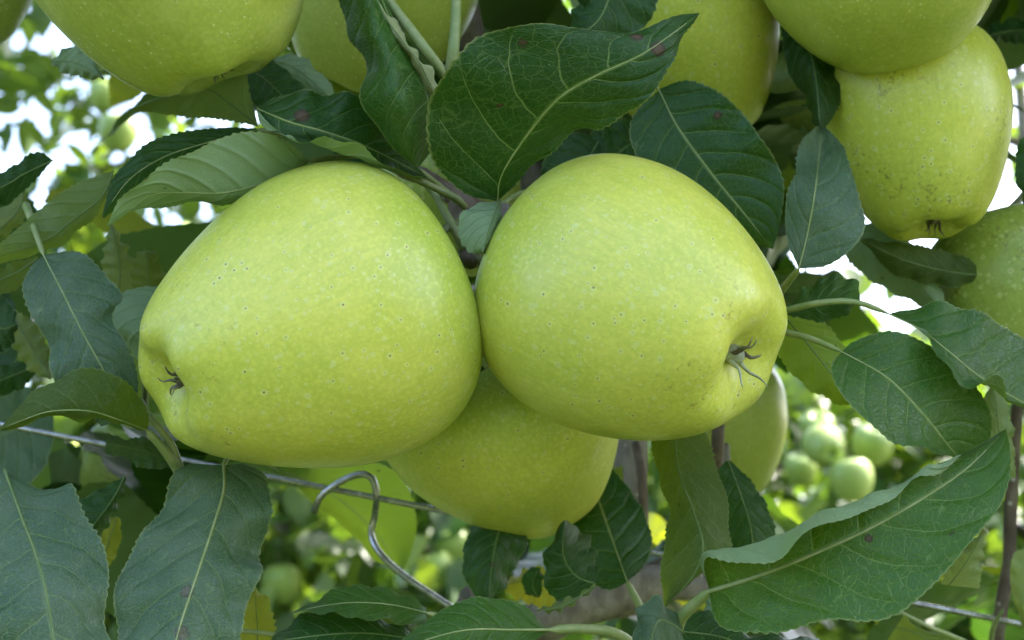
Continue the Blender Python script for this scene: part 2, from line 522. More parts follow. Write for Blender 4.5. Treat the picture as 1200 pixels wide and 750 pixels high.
def hero(rows, mi=1, top=True, mat=None, pet=None, pr=.9, seed=None, label=None, wave=.0006, spots=None, mr=.20, teeth=1.75, amp=.00042):
    """rows: [(pixel polyline, depth in mm behind the fruit plane: number, (a,b) or list)], petiole: [(x,y,mm)]"""
    R3 = []
    for pl, dep in rows:
        n = len(pl)
        if isinstance(dep, (int, float)):
            dd = [dep] * n
        else:
            dd = np.interp(np.linspace(0, 1, n), np.linspace(0, 1, len(dep)), dep)
        R3.append([tuple(PM(x, y, d)) for (x, y), d in zip(pl, dd)])
    leaf_count[0] += 1
    sd = leaf_count[0] if seed is None else seed
    me, mid = leaf_mesh("leaf", R3, mi, mat or M_leaf, top, seed=sd, wave=wave, teeth_mm=teeth, amp=amp, ns=16 if spots else 5)
    if spots:
        co = np.empty(len(me.vertices) * 3)
        me.vertices.foreach_get("co", co)
        co = co.reshape(-1, 3)
        val = np.zeros(len(co))
        for x, y, rpx in spots:
            k = np.argmin([abs((Vector(c) - Vector((0, 0, CZ))).dot(FWD) * K * (x - 600) - c[0]) + abs((Vector((0, 0, CZ)) - Vector(c)).dot(UPV) - (Vector(c) - Vector((0, 0, CZ))).dot(FWD) * K * (y - 375)) for c in co])
            dist = np.linalg.norm(co - co[k], axis=1)
            val = np.maximum(val, np.clip(1.25 - .75 * dist / (rpx * K * D0), 0, 1))
        at = me.attributes.new("spot", 'FLOAT', 'POINT')
        at.data.foreach_set("value", val.astype(np.float32))
    o = link("leaf", me, label=label)
    child_of_tree(o)
    m = mid[:: max(1, len(mid) // 30)]
    m = m[: max(4, int(len(m) * .93))]
    pts = list(map(tuple, m))
    rad = list(np.linspace(mr, .10, len(pts)) * .001)
    if pet:
        pp = resample([tuple(PM(*q)) for q in pet] + [pts[0]], 14)[0]
        pts = list(map(tuple, pp[:-1])) + pts
        rad = list(np.linspace(pr * 1.15, max(mr, pr * .75), 13) * .001) + rad
    V, Fc = tube(pts, rad, 7)
    link("petiole" if pet else "midrib", mesh_from("petiole" if pet else "midrib", V, Fc, M_stalk if pet else M_midrib), o)
    return o


# --- the leaf crowning the two front apples
hero([([(583, 236), (545, 226), (512, 195), (500, 150), (510, 105), (545, 55), (590, 34), (640, 28), (700, 39), (738, 37), (790, 20), (820, 15)], [0, -8, -20, -26, -24, -18, -10]),
      ([(583, 236), (588, 205), (618, 158), (655, 115), (700, 88), (750, 65), (790, 38), (820, 15)], [0, -8, -18, -22, -22, -10]),
      ([(583, 236), (608, 212), (638, 182), (680, 157), (722, 140), (760, 115), (783, 80), (800, 48), (820, 15)], [0, -5, -10, -20, -20, -10])],
     pet=[(572, 300, 12), (578, 262, 6)], spots=[(745, 43, 8), (770, 57, 9), (612, 47, 6), (587, 125, 4)], label="broad dark leaf with brown spots rising above the two front apples", wave=.0007)
hero([([(587, 234), (560, 240), (541, 250), (537, 275), (550, 293), (566, 297)], [2, -6, -8]),
      ([(587, 234), (580, 250), (572, 272), (566, 297)], [2, -9, -10]),
      ([(587, 234), (588, 255), (584, 275), (576, 288), (566, 297)], [2, -2, -6])], top=False, label="small pale leaf underside between the two front apples")
# --- glossy hanging leaf with a folded pale strip
hero([([(395, -60), (401, 5), (408, 36), (421, 62), (421, 95), (433, 132), (455, 165), (485, 194)], [8, 0, -8, -6]),
      ([(420, -60), (430, 5), (448, 62), (462, 112), (474, 152), (487, 195)], [-2, -16, -20, -8]),
      ([(432, -60), (450, 5), (478, 60), (500, 108), (503, 155), (489, 195)], [4, -8, -10, -4]),
      ([(445, -60), (462, 5), (492, 62), (513, 108), (515, 160), (491, 195)], [14, 6, 4, 2]),
      ], mi=2, mr=.1, pet=[(530, -150, 25), (470, -130, 20)], mat=M_leaf_fresh, label="glossy dark leaf hanging left of the broad spotted leaf", wave=.0008)
hero([([(432, -10), (447, 22), (463, 48), (480, 68), (483, 80), (493, 97), (508, 114)], [-4, -10, -8]),
      ([(437, -10), (453, 22), (472, 48), (490, 71), (500, 90), (511, 110)], [-6, -13, -10]),
      ([(441, -10), (460, 22), (480, 50), (500, 76), (512, 97), (514, 107)], [0, -6, -6])], mat=M_leaf_dry, top=False, label="narrow pale folded leaf with a dry grey patch")
tube_obj("petiole", [PM(440, -20, 4), PM(470, 20, 0), PM(500, 60, -4), PM(522, 90, 0)], [.0011, .0015], M_stalk)
tube_obj("petiole", [PM(535, -40, 2), PM(534, 20, 0), PM(531, 60, -2), PM(527, 92, 0)], [.0011, .0017], M_stalk)
# --- leaf with one brown spot, rolled lower margin
hero([([(300, 127), (328, 113), (368, 107), (410, 111), (440, 128), (470, 165), (500, 207)], [-4, 0, 6, 14]),
      ([(300, 127), (340, 143), (380, 154), (430, 172), (500, 207)], [-4, -8, -4, 12]),
      ([(300, 128), (308, 146), (335, 160), (372, 169), (420, 187), (460, 200), (500, 210)], [-4, -8, -4, 12]),
      ([(301, 128), (325, 152), (352, 166), (385, 160), (412, 166), (432, 181), (470, 200), (500, 209)], [-5, -10, -12, -8, 10])],
     spots=[(355, 136, 10)], label="dark leaf with one round brown spot above the left apple", pet=[(545, 243, 20), (522, 226, 16)])
# --- pale underside leaf with the dark one behind
hero([([(362, 188), (335, 165), (300, 154), (245, 168), (200, 190), (165, 210), (142, 235), (124, 266)], [2, -8, -16, -14]),
      ([(362, 188), (310, 214), (262, 226), (215, 226), (175, 230), (124, 266)], [4, -2, -8, -12]),
      ([(362, 188), (335, 218), (300, 234), (240, 238), (190, 241), (155, 250), (124, 266)], [8, 4, -2, -12])],
     top=False, spots=[(173, 209, 4)], label="grey-green leaf underside with a small insect mark, left of the left apple", pet=[(430, 180, 16)])
hero([([(300, 150), (260, 150), (228, 153), (190, 160), (158, 180), (132, 210), (120, 252)], [8, 2, -4]),
      ([(300, 152), (240, 168), (190, 185), (150, 212), (120, 254)], [8, 4, 0, -4]),
      ([(302, 156), (260, 190), (200, 220), (150, 240), (121, 256)], [12, 10, 4, -2])], label="dark serrated leaf tucked behind the grey-green underside", pet=[(380, 165, 18)])
hero([([(133, 200), (92, 214), (52, 240), (25, 264), (0, 285), (-40, 312)], [22, 18, 12]),
      ([(133, 200), (118, 232), (85, 258), (54, 281), (0, 300), (-40, 315)], [22, 20, 14]),
      ([(133, 201), (130, 225), (105, 260), (72, 285), (35, 302), (0, 306), (-40, 320)], [22, 24, 18])], top=False, mat=M_leaf_pale, label="light green leaf slanting down at the far left edge")
hero([([(62, 188), (42, 178), (15, 195), (-10, 205), (-50, 215)], [35, 28]), ([(62, 188), (30, 203), (0, 220), (-50, 235)], [35, 26]), ([(62, 188), (40, 212), (10, 238), (-50, 262)], [35, 32])], label=None)
hero([([(28, 218), (10, 232), (-15, 262), (-50, 290)], [44, 40]), ([(28, 218), (22, 245), (0, 268), (-50, 305)], [44, 38]), ([(28, 218), (32, 245), (14, 272), (-40, 315)], [44, 42])], top=False, mat=M_leaf_pale)
# --- left side
hero([([(50, 299), (36, 312), (30, 345), (44, 385), (58, 428), (78, 462), (118, 500)], [8, 2, -6, -2]),
      ([(51, 299), (74, 344), (96, 388), (122, 435), (150, 490)], [8, -3, -8, -4]),
      ([(52, 299), (92, 295), (122, 318), (144, 347), (133, 364), (134, 380), (147, 408), (161, 440), (158, 492)], [8, 4, -2, -4])],
     mat=M_leaf_sheen_dust, label="dark bluish leaf left of the left apple, above the wire", wave=.0012, pet=[(30, 240, 25)])
hero([([(172, 504), (173, 485), (163, 463), (140, 443), (108, 432), (78, 437), (45, 456), (20, 481), (-4, 505)], [0, -10, -16, -10]),
      ([(172, 504), (142, 493), (105, 482), (60, 482), (25, 493), (-4, 505)], [0, -14, -18, -10]),
      ([(172, 505), (140, 497), (100, 490), (60, 490), (30, 497), (-4, 506)], [0, -8, -12, -10])],
     top=False, mat=M_leaf_olive, label="arched green leaf over the wire beside the left apple", pet=[(212, 556, 8), (195, 530, 4)], pr=1.3)
tube_obj("petiole", [PM(214, 560, 9), PM(200, 520, 6), PM(176, 489, 3), PM(165, 470, 8)], [.0012, .0007], M_stalk)
hero([([(60, 468), (30, 453), (0, 466), (-40, 480)], [120, 116]), ([(62, 475), (25, 500), (-20, 515), (-50, 520)], [120, 112]), ([(63, 480), (62, 515), (52, 548), (30, 570), (-10, 575), (-50, 570)], [120, 112, 108])], mat=M_leaf_sheen_dust, label="bluish leaf hanging behind the wire at the far left")
hero([([(206, 545), (190, 523), (165, 512), (148, 515), (126, 507)], [14, 2]), ([(206, 546), (175, 530), (150, 524), (124, 520)], [14, 0]), ([(206, 547), (190, 549), (165, 548), (146, 536), (124, 532)], [14, 2])], mat=M_leaf_sheen_dust, label="small curled blue-grey leaf below the wire")
# --- large leaves at the bottom left
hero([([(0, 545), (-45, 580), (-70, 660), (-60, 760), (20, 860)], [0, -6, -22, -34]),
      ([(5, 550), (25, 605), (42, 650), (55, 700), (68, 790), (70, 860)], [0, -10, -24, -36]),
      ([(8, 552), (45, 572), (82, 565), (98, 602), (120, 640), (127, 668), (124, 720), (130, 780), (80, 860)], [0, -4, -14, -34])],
     mat=M_leaf_sheen_dust, label="large dust-flecked leaf with painted blue sky sheen in the bottom left corner", wave=.0018, mr=.42)
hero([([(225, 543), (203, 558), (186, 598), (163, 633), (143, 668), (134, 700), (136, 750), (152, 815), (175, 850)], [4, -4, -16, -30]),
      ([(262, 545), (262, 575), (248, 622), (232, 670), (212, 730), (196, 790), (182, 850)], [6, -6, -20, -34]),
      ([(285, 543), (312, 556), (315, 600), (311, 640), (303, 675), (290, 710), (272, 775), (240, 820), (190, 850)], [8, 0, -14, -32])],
     mat=M_leaf_sheen_dust, spots=[(221, 694, 8), (213, 742, 9)], label="large dust-flecked leaf with painted blue sky sheen hanging under the left apple", wave=.0018, mr=.42, pet=[(300, 500, 30), (275, 522, 18)])
hero([([(147, 557), (120, 572), (92, 588), (80, 600), (70, 640)], [24, 16]), ([(147, 557), (132, 585), (112, 612), (80, 650)], [24, 14]), ([(147, 558), (143, 585), (128, 612), (100, 650)], [24, 22])], label="small leaf between the two large dust-flecked leaves")
hero([([(118, 640), (118, 615), (128, 605), (138, 606)], [60, 60]), ([(120, 660), (127, 635), (138, 606)], [60, 58]), ([(124, 670), (136, 650), (143, 625), (139, 606)], [60, 62])], mat=M_leaf_yellow, label="sunlit yellow leaf behind the large dust-flecked leaves")
hero([([(285, 800), (279, 742), (285, 715), (298, 688)], [20, 18]), ([(300, 800), (302, 745), (300, 715), (299, 688)], [20, 16]), ([(310, 800), (322, 745), (320, 722), (312, 702), (300, 688)], [20, 20])], mat=M_leaf_yellow, label="sunlit yellow-green leaf beside the large dust-flecked leaf", amp=.0007)
tube_obj("petiole", [PM(260, 738, 8), PM(300, 741, 12), PM(345, 748, 20), PM(380, 752, 25)], [.0006, .0008], M_stalk)
# --- behind the wire hook
hero([([(325, 552), (360, 582), (400, 617), (430, 645), (455, 664), (469, 672)], [130, 136]),
      ([(325, 550), (370, 568), (410, 595), (445, 630), (469, 672)], [130, 124]),
      ([(330, 545), (400, 540), (450, 545), (478, 572), (488, 615), (484, 645), (470, 672)], [130, 128])],
     top=False, mat=M_leaf_lime, label="yellow-green leaf behind the bent wire hook", pet=[(270, 520, 140)])
# --- bottom middle
hero([([(500, 712), (462, 692), (422, 685), (382, 697), (343, 717)], [10, 4, 0]),
      ([(500, 718), (460, 709), (420, 706), (385, 709), (343, 717)], [6, -2, -2]),
      ([(500, 728), (470, 731), (430, 725), (390, 719), (343, 718)], [-2, -12, -4])], mat=M_leaf_fresh, label="leaf with a pale rolled edge above the bottom margin", pet=[(560, 735, 20)])
hero([([(480, 740), (440, 721), (400, 715), (352, 722), (318, 748)], [8, 0]), ([(480, 748), (430, 742), (380, 744), (318, 752)], [4, -8]), ([(480, 758), (430, 775), (370, 775), (318, 756)], [2, -14])], label="dark leaf lying under the leaf with the rolled edge")
hero([([(595, 598), (556, 612), (543, 640), (545, 675), (556, 698), (572, 705)], [60, 52, 44]), ([(600, 598), (584, 625), (577, 660), (572, 705)], [60, 48, 42]), ([(605, 598), (618, 628), (606, 662), (590, 688), (573, 705)], [60, 54, 44])], spots=[(577, 662, 4)], label="dull dark leaf hanging under the lowest front apple")
hero([([(642, 737), (612, 710), (578, 700), (540, 705), (500, 726), (462, 760)], [-4, -10, -16]), ([(643, 738), (600, 738), (550, 738), (505, 748), (462, 765)], [-4, -18, -22]), ([(642, 740), (610, 762), (560, 780), (505, 782), (462, 768)], [-4, -18, -24])],
     mat=M_leaf_fresh, label="shiny green leaf lying at the bottom centre", pet=[(760, 775, 25), (725, 744, 12), (685, 737, 4)], pr=1.5, mr=.4)
hero([([(735, 682), (712, 691), (688, 679), (668, 655), (651, 630), (672, 600), (700, 565)], [50, 56, 84]),
      ([(735, 682), (722, 645), (708, 605), (696, 570), (688, 550)], [50, 62, 86]),
      ([(736, 681), (755, 662), (763, 640), (757, 605), (742, 577), (715, 550), (690, 540)], [50, 66, 88])],
     label="two-toned leaf beside the lowest front apple, by the grey limb", pet=[(752, 715, 48)], pr=1.1)
hero([([(695, 686), (670, 702), (645, 700), (637, 665), (645, 635), (660, 610)], [32, 30]), ([(697, 684), (675, 675), (660, 650), (662, 610)], [32, 26]), ([(698, 682), (700, 660), (690, 630), (664, 610)], [32, 40])], label=None)
hero([([(698, 684), (675, 697), (650, 708), (628, 714)], [26, 22]), ([(698, 686), (676, 701), (654, 712), (628, 715)], [25, 20]), ([(698, 688), (680, 703), (660, 714), (630, 717)], [26, 22])], top=False, mat=M_leaf_pale)
hero([([(660, 700), (640, 712), (612, 705), (590, 690)], [90, 84]), ([(662, 698), (645, 690), (620, 680), (592, 686)], [90, 80]), ([(662, 694), (650, 672), (620, 665), (592, 683)], [90, 86])], mat=M_leaf_yellow, label="yellow leaf behind the dull dark leaf")
hero([([(628, 700), (614, 692), (612, 678), (622, 664)], [70, 66]), ([(630, 700), (624, 685), (632, 665)], [70, 64]), ([(632, 700), (636, 685), (634, 665)], [70, 66])])
# --- olive leaf hanging under the right apple
hero([([(762, 505), (768, 550), (783, 590), (782, 620), (775, 650), (777, 690), (776, 712)], [36, 24, 14, 10]),
      ([(790, 500), (795, 550), (813, 600), (824, 640), (812, 675), (777, 713)], [34, 16, 4, 8]),
      ([(825, 500), (836, 530), (846, 570), (855, 612), (858, 645), (825, 668), (800, 690), (778, 713)], [36, 26, 12, 8])],
     top=False, mat=M_leaf_olive, label="olive leaf underside hanging below the right apple", amp=.0006)
hero([([(850, 540), (838, 560), (845, 600), (856, 645), (870, 680)], [44, 40]), ([(853, 540), (868, 580), (880, 620), (885, 680)], [44, 36]), ([(856, 540), (878, 562), (897, 588), (908, 632), (895, 680)], [44, 40])], label="bluish leaf behind the olive hanging leaf")
# --- the long folded leaf at the lower right
hero([([(831, 692), (827, 652), (862, 658), (905, 655), (950, 633), (1000, 602), (1060, 567), (1120, 538), (1179, 503)], [-14, -26, -32, -38, -34, -26, -18]),
      ([(831, 692), (826, 650), (868, 641), (930, 620), (1000, 588), (1060, 562), (1110, 541), (1150, 520), (1179, 503)], [-14, -20, -24, -28, -28, -24, -18]),
      ([(831, 693), (880, 678), (923, 662), (970, 642), (1020, 619), (1077, 587), (1133, 549), (1179, 503)], [-14, -22, -26, -28, -28, -24, -18]),
      ([(831, 694), (846, 735), (900, 741), (960, 727), (1020, 729), (1062, 714), (1110, 668), (1150, 622), (1180, 570), (1184, 530), (1179, 503)], [-14, -28, -36, -38, -36, -28, -18])],
     mi=2, mat=M_leaf_fresh, spots=[(1017, 632, 5)], label="long serrated leaf with a folded upper edge reaching over the wire", pet=[(790, 745, 0), (800, 722, -6)], pr=1.6, mr=.62, wave=.0009)
# --- right side
hero([([(986, 412), (1002, 399), (1042, 389), (1080, 398), (1112, 416), (1142, 446), (1160, 480), (1161, 508), (1150, 528), (1131, 546)], [-4, -2, 2, 8]),
      ([(986, 412), (1040, 443), (1084, 488), (1108, 518), (1131, 546)], [-4, -10, -6, 6]),
      ([(986, 413), (974, 430), (984, 455), (1010, 490), (1040, 514), (1075, 524), (1105, 533), (1131, 546)], [-4, -16, -16, 4])],
     mat=M_leaf_fresh, label="green leaf pointing down right, its stalk touching the right apple", pet=[(890, 382, 20), (918, 389, 10), (950, 397, 2)], pr=.9)
hero([([(1042, 368), (1080, 357), (1120, 359), (1160, 374), (1200, 394), (1270, 450)], [4, 2, 10]),
      ([(1042, 368), (1078, 386), (1112, 412), (1150, 443), (1200, 472), (1270, 500)], [4, -6, -4, 6]),
      ([(1042, 369), (1078, 382), (1098, 402), (1104, 424), (1130, 446), (1168, 452), (1195, 478), (1270, 530)], [4, -8, -12, 4])],
     mat=M_leaf_fresh, label="wavy green leaf reaching out of the frame at the right edge", pet=[(890, 372, 24), (918, 365, 14), (960, 355, 6), (1003, 354, 4)], pr=.9, wave=.001)
hero([([(916, 366), (938, 345), (958, 328), (985, 322), (1004, 330), (1008, 350)], [16, 20]), ([(916, 366), (950, 355), (980, 350), (1008, 352)], [16, 10]), ([(916, 367), (935, 372), (960, 377), (985, 372), (1008, 354)], [16, 14])], mat=M_leaf_fresh, label="small rounded leaf right of the right apple")
hero([([(936, 314), (924, 285), (919, 250), (932, 205), (937, 170), (955, 150), (962, 148)], [6, 14, 38]), ([(936, 315), (946, 275), (955, 225), (960, 180), (963, 148)], [6, 8, 36]), ([(937, 315), (970, 311), (1000, 290), (1014, 262), (1004, 222), (994, 185), (985, 165), (964, 148)], [6, 4, 8, 36])],
     mat=M_leaf_sheen_dust, label="upright bluish leaf between the right apple and the speckled apple", pet=[(912, 345, 22)], pr=1.0)
hero([([(915, 30), (924, 85), (946, 120), (952, 140), (963, 158)], [56, 46, 36]), ([(940, 30), (955, 85), (962, 158)], [56, 40, 34]), ([(985, 30), (990, 85), (984, 120), (964, 158)], [56, 44, 36])], label=None)
hero([([(772, 106), (745, 132), (738, 160), (760, 205), (820, 255), (905, 292)], [34, 30, 26]), ([(772, 105), (795, 150), (835, 205), (872, 250), (905, 292)], [34, 26, 22]), ([(773, 104), (808, 94), (850, 113), (886, 153), (911, 193), (919, 230), (906, 292)], [34, 22, 20])],
     spots=[(843, 134, 6)], label="dark leaf behind the upper right of the right apple", pet=[(735, 60, 50)])
hero([([(700, 165), (670, 155), (645, 175), (632, 215), (640, 260)], [60, 52]), ([(701, 166), (685, 195), (668, 230), (642, 260)], [60, 48]), ([(702, 167), (712, 195), (700, 230), (645, 262)], [60, 54])])
hero([([(760, 150), (725, 140), (690, 158), (675, 200)], [70, 60]), ([(760, 155), (730, 175), (705, 200), (678, 240)], [70, 58]), ([(760, 160), (760, 190), (740, 225), (680, 245)], [70, 60])])
hero([([(700, -60), (680, -10), (670, 20), (668, 42)], [20, 22]), ([(735, -60), (715, -5), (700, 25), (672, 46)], [20, 14]), ([(790, -60), (772, 0), (755, 32), (720, 48), (676, 48)], [20, 18])], label="bluish leaf tip above the broad spotted leaf")
# --- around the upper left apple
hero([([(302, 146), (294, 115), (284, 82), (255, 84), (220, 100), (180, 118), (150, 128)], [30, 26]), ([(302, 147), (270, 122), (240, 104), (200, 112), (150, 129)], [30, 22]), ([(302, 148), (260, 140), (215, 137), (180, 132), (150, 130)], [30, 24])], top=False, mat=M_leaf_pale, label="light green leaf under the upper left apple")
hero([([(286, 80), (290, 105), (298, 122), (320, 135)], [40, 36]), ([(287, 79), (310, 92), (335, 115), (360, 130)], [40, 34]), ([(288, 78), (320, 72), (352, 98), (372, 125)], [40, 40])])
hero([([(296, 70), (325, 78), (350, 100), (390, 125)], [52, 48]), ([(297, 69), (335, 75), (362, 92), (392, 120)], [52, 46]), ([(298, 68), (345, 65), (380, 88), (394, 116)], [52, 50])], top=False)
hero([([(60, 72), (72, 60), (86, 54), (104, 62), (122, 92)], [46, 40]), ([(60, 73), (80, 72), (100, 78), (122, 93)], [46, 38]), ([(60, 74), (75, 86), (95, 90), (122, 94)], [46, 42])], top=False, label="small leaf tip left of the upper left apple")
# --- soft leaves at the left, further back
hero([([(118, 345), (120, 305), (130, 262)], [60, 56]), ([(140, 345), (140, 305), (131, 262)], [60, 52]), ([(166, 345), (157, 310), (148, 290), (132, 262)], [60, 58])], top=False, mat=M_leaf_pale, label="grey-green leaf tip pointing up beside the left apple")
hero([([(160, 350), (153, 322), (160, 300), (170, 293)], [50, 50]), ([(175, 350), (174, 320), (171, 293)], [50, 46]), ([(190, 350), (192, 322), (184, 300), (172, 293)], [50, 50])], mat=M_leaf_pale)
hero([([(190, 335), (150, 340), (133, 362), (136, 390), (160, 420), (190, 435)], [34, 26, 34]), ([(200, 345), (175, 375), (180, 410), (195, 435)], [34, 24, 34]), ([(210, 345), (210, 390), (200, 436)], [34, 34])], top=False)
hero([([(45, 300), (15, 308), (-15, 318), (-50, 325)], [40, 36]), ([(45, 303), (15, 322), (-15, 332), (-50, 338)], [40, 34]), ([(44, 308), (25, 335), (0, 345), (-50, 350)], [40, 36])], mat=M_leaf_pale)
hero([([(-40, 340), (0, 346), (15, 362), (20, 378)], [44, 38]), ([(-40, 370), (0, 385), (20, 380)], [44, 34]), ([(-40, 410), (0, 415), (16, 400), (21, 381)], [44, 38])])
hero([([(10, 372), (15, 400), (30, 430), (58, 445)], [56, 50]), ([(14, 366), (30, 395), (45, 420), (60, 444)], [56, 46]), ([(16, 362), (40, 378), (55, 405), (62, 443)], [56, 52])], top=False, mat=M_leaf_pale)
hero([([(45, 425), (10, 425), (-20, 440)], [70, 66]), ([(46, 428), (15, 440), (-20, 455)], [70, 64]), ([(46, 432), (25, 455), (-20, 470)], [70, 68])])
# --- translucent leaves at the right, further back
hero([([(905, 360), (906, 400), (925, 435), (965, 465), (1014, 485)], [26, 24]), ([(908, 358), (940, 395), (972, 435), (1014, 486)], [26, 20]), ([(912, 356), (950, 368), (985, 400), (1005, 440), (1015, 486)], [26, 26])], top=False, mat=M_leaf_lime, label="light yellow-green leaf behind the right apple's flower end")
hero([([(985, 270), (1030, 262), (1070, 285), (1100, 330), (1112, 372)], [70, 62]), ([(983, 272), (1025, 290), (1070, 325), (1112, 374)], [70, 60]), ([(982, 276), (1000, 312), (1050, 345), (1112, 376)], [70, 70])], top=False)
hero([([(1160, 320), (1120, 298), (1060, 285), (1010, 280)], [62, 56]), ([(1160, 324), (1110, 318), (1060, 305), (1010, 282)], [62, 52]), ([(1160, 328), (1110, 335), (1050, 322), (1010, 284)], [62, 58])], top=False, mat=M_leaf_olive)
hero([([(1102, 684), (1118, 655), (1140, 632), (1152, 620)], [40, 36]), ([(1112, 686), (1130, 662), (1154, 622)], [40, 34]), ([(1148, 690), (1150, 668), (1152, 645), (1156, 624)], [40, 40])], top=False, mat=M_leaf_pale, label="pale leaf underside showing behind the long folded leaf")
hero([([(1170, 560), (1158, 520), (1150, 480), (1160, 450)], [50, 46]), ([(1178, 560), (1172, 520), (1168, 480), (1164, 450)], [50, 44]), ([(1190, 560), (1188, 520), (1182, 480), (1168, 450)], [50, 48])], mat=M_leaf_pale, top=False)
hero([([(1215, 640), (1188, 650), (1185, 690), (1200, 740)], [90, 86]), ([(1215, 645), (1205, 690), (1205, 742)], [90, 82]), ([(1230, 640), (1235, 690), (1210, 742)], [90, 86])], top=False, mat=M_leaf_pale)
hero([([(1220, 150), (1195, 165), (1190, 200), (1200, 240)], [30, 30]), ([(1225, 150), (1212, 190), (1205, 245)], [30, 26]), ([(1240, 150), (1245, 200), (1210, 250)], [30, 30])], label="bluish leaf at the right edge beside the speckled apple")
hero([([(1215, 25), (1185, 22), (1165, 28), (1150, 40)], [100, 96]), ([(1215, 35), (1185, 36), (1150, 44)], [100, 92]), ([(1215, 55), (1185, 50), (1150, 48)], [100, 98])])
hero([([(1085, 345), (1045, 332), (1005, 312), (975, 282)], [84, 78]), ([(1085, 340), (1055, 318), (1015, 298), (976, 280)], [84, 74]), ([(1085, 334), (1065, 300), (1020, 280), (978, 278)], [84, 80])], top=False, mat=M_leaf_olive)
# --- bottom, right of the limb
hero([([(800, 735), (785, 712), (772, 698), (755, 708), (744, 722), (746, 770)], [-6, -10]), ([(800, 740), (785, 730), (770, 730), (755, 775)], [-6, -16]), ([(800, 745), (800, 765), (780, 790), (758, 780)], [-6, -12])], mat=M_leaf_sheen_dust, label="small bluish leaf under the stalk of the long folded leaf")
hero([([(800, 725), (825, 715), (850, 722), (880, 742), (960, 748)], [6, 4]), ([(800, 740), (840, 745), (880, 755), (960, 752)], [6, 0]), ([(800, 760), (840, 790), (900, 785), (960, 756)], [6, 0])])
hero([([(830, 695), (842, 715), (850, 735), (858, 760)], [10, 6]), ([(828, 700), (838, 720), (845, 760)], [10, 4]), ([(826, 702), (828, 725), (832, 760)], [10, 6])], top=False)
hero([([(1060, 720), (1075, 735), (1120, 748), (1150, 770)], [70, 64]), ([(1050, 735), (1080, 745), (1110, 770)], [70, 62]), ([(1040, 750), (1060, 775), (1090, 790)], [70, 64])], mat=M_leaf_pale)
hero([([(730, 545), (700, 560), (690, 600)], [120, 116]), ([(735, 600), (715, 640), (690, 660)], [120, 112]), ([(770, 640), (740, 670), (695, 680)], [120, 118])], mat=M_leaf_pale)
for o in [x for x in col.objects if x.name.startswith("petiole") and x.parent is None]:
    child_of_tree(o)

# ------------------------------------------------------------------ limbs of the near tree
tr_pts = [(-.03, .56, -.05), (-.03, .56, .4), tuple(P(520, 1000, .54)), tuple(P(590, 770, .52)), tuple(P(690, 700, .50)), tuple(P(732, 640, .50)), tuple(P(741, 560, .50)),
          tuple(P(725, 430, .51)), tuple(P(650, 260, .51)), tuple(P(570, 110, .50)), tuple(P(548, 30, .49)), tuple(P(535, -120, .50)), (0, .54, 1.75), (.03, .58, 2.2), (.02, .56, 2.6)]


def tree_part(name, ctrl, radii, mat, **kw):
    o = tube_obj(name, ctrl, radii, mat, **kw)
    child_of_tree(o)
    return o


tree_part("trunk", tr_pts, [.020, .018, .013, .0085, .0085, .0075, .006, .005, .004, .0035, .003, .002], M_bark, n=14, seg=110, wob=.04)
tree_part("limb", [P(690, 702, .50), P(745, 692, .485), P(800, 668, .48), P(835, 640, .50), P(842, 590, .50), P(845, 520, .505)], [.0085, .0075, .0065, .005, .003], M_bark, n=12, seg=40, wob=.05)
tree_part("limb", [P(590, 775, .52), P(640, 725, .48), P(700, 700, .475), P(770, 684, .475), P(830, 690, .48)], [.009, .0082, .0078, .007, .004], M_bark, n=12, seg=40, wob=.05)
tree_part("limb", [P(535, -120, .50), P(400, -190, .46), P(200, -260, .42), P(60, -300, .42)], [.0045, .004, .003, .002], M_twig, n=10)
tree_part("limb", [P(535, -120, .50), P(700, -190, .46), P(900, -230, .43), P(1150, -260, .44)], [.0045, .004, .003, .002], M_twig, n=10)
tree_part("twig", [P(840, 420, .50), P(842, 480, .47), P(841, 520, .46), P(838, 600, .48), P(830, 690, .48)], [.0016, .0019, .002, .002, .003], M_twig)
tree_part("twig", [P(745, 520, .48), P(752, 560, .47), P(754, 610, .47), P(748, 690, .48)], [.0014, .0016, .0018, .002], M_twig)
tree_part("shoot", [P(1215, 300, .50), P(1200, 420, .49), P(1190, 500, .48), P(1184, 600, .48), P(1183, 655, .48), P(1178, 680, .48), P(1168, 750, .48), P(1150, 850, .50), P(1000, 1100, .54), (-.03, .56, .9)], [.0016, .0020, .0023, .0026, .0030, .0026, .003, .0035, .006, .008], M_twig, n=10, seg=60, wob=.04)
# fruiting spur between the front apples
tree_part("spur", [P(660, 280, .51), P(600, 262, .45), P(560, 250, .42), P(541, 244, .405)], [.0035, .003, .0034, .0042], M_twig, n=10, wob=.10)
tree_part("spur", [P(548, 240, .41), P(525, 225, .41), P(495, 206, .42), P(470, 200, .44)], [.003, .0025, .0026, .002], M_twig, n=9, wob=.08)
tree_part("spur", [P(541, 246, .405), P(545, 280, .40), P(552, 305, .395), P(545, 300, .39)], [.0035, .0028, .0026, .0018], M_twig, n=9, wob=.10)
tree_part("spur", [P(589, 245, .40), P(592, 262, .395), P(588, 278, .39)], [.0022, .003, .0018], M_twig, n=9, wob=.12)
tree_part("petiole", [P(478, 192, .385), P(500, 206, .39), P(535, 235, .40)], [.0007, .0008, .001], M_stalk)
tree_part("petiole", [P(498, 215, .40), P(512, 232, .40), P(532, 268, .395), P(545, 292, .395)], [.0009, .0011, .0013, .0014], M_stalk)
tree_part("petiole", [P(640, 222, .42), P(610, 226, .41), P(588, 240, .40)], [.0005, .0006, .0007], M_stalk)
tree_part("petiole", [P(1180, 665, .48), P(1195, 650, .475), P(1215, 630, .47)], [.0008, .0007, .0006], M_stalk)
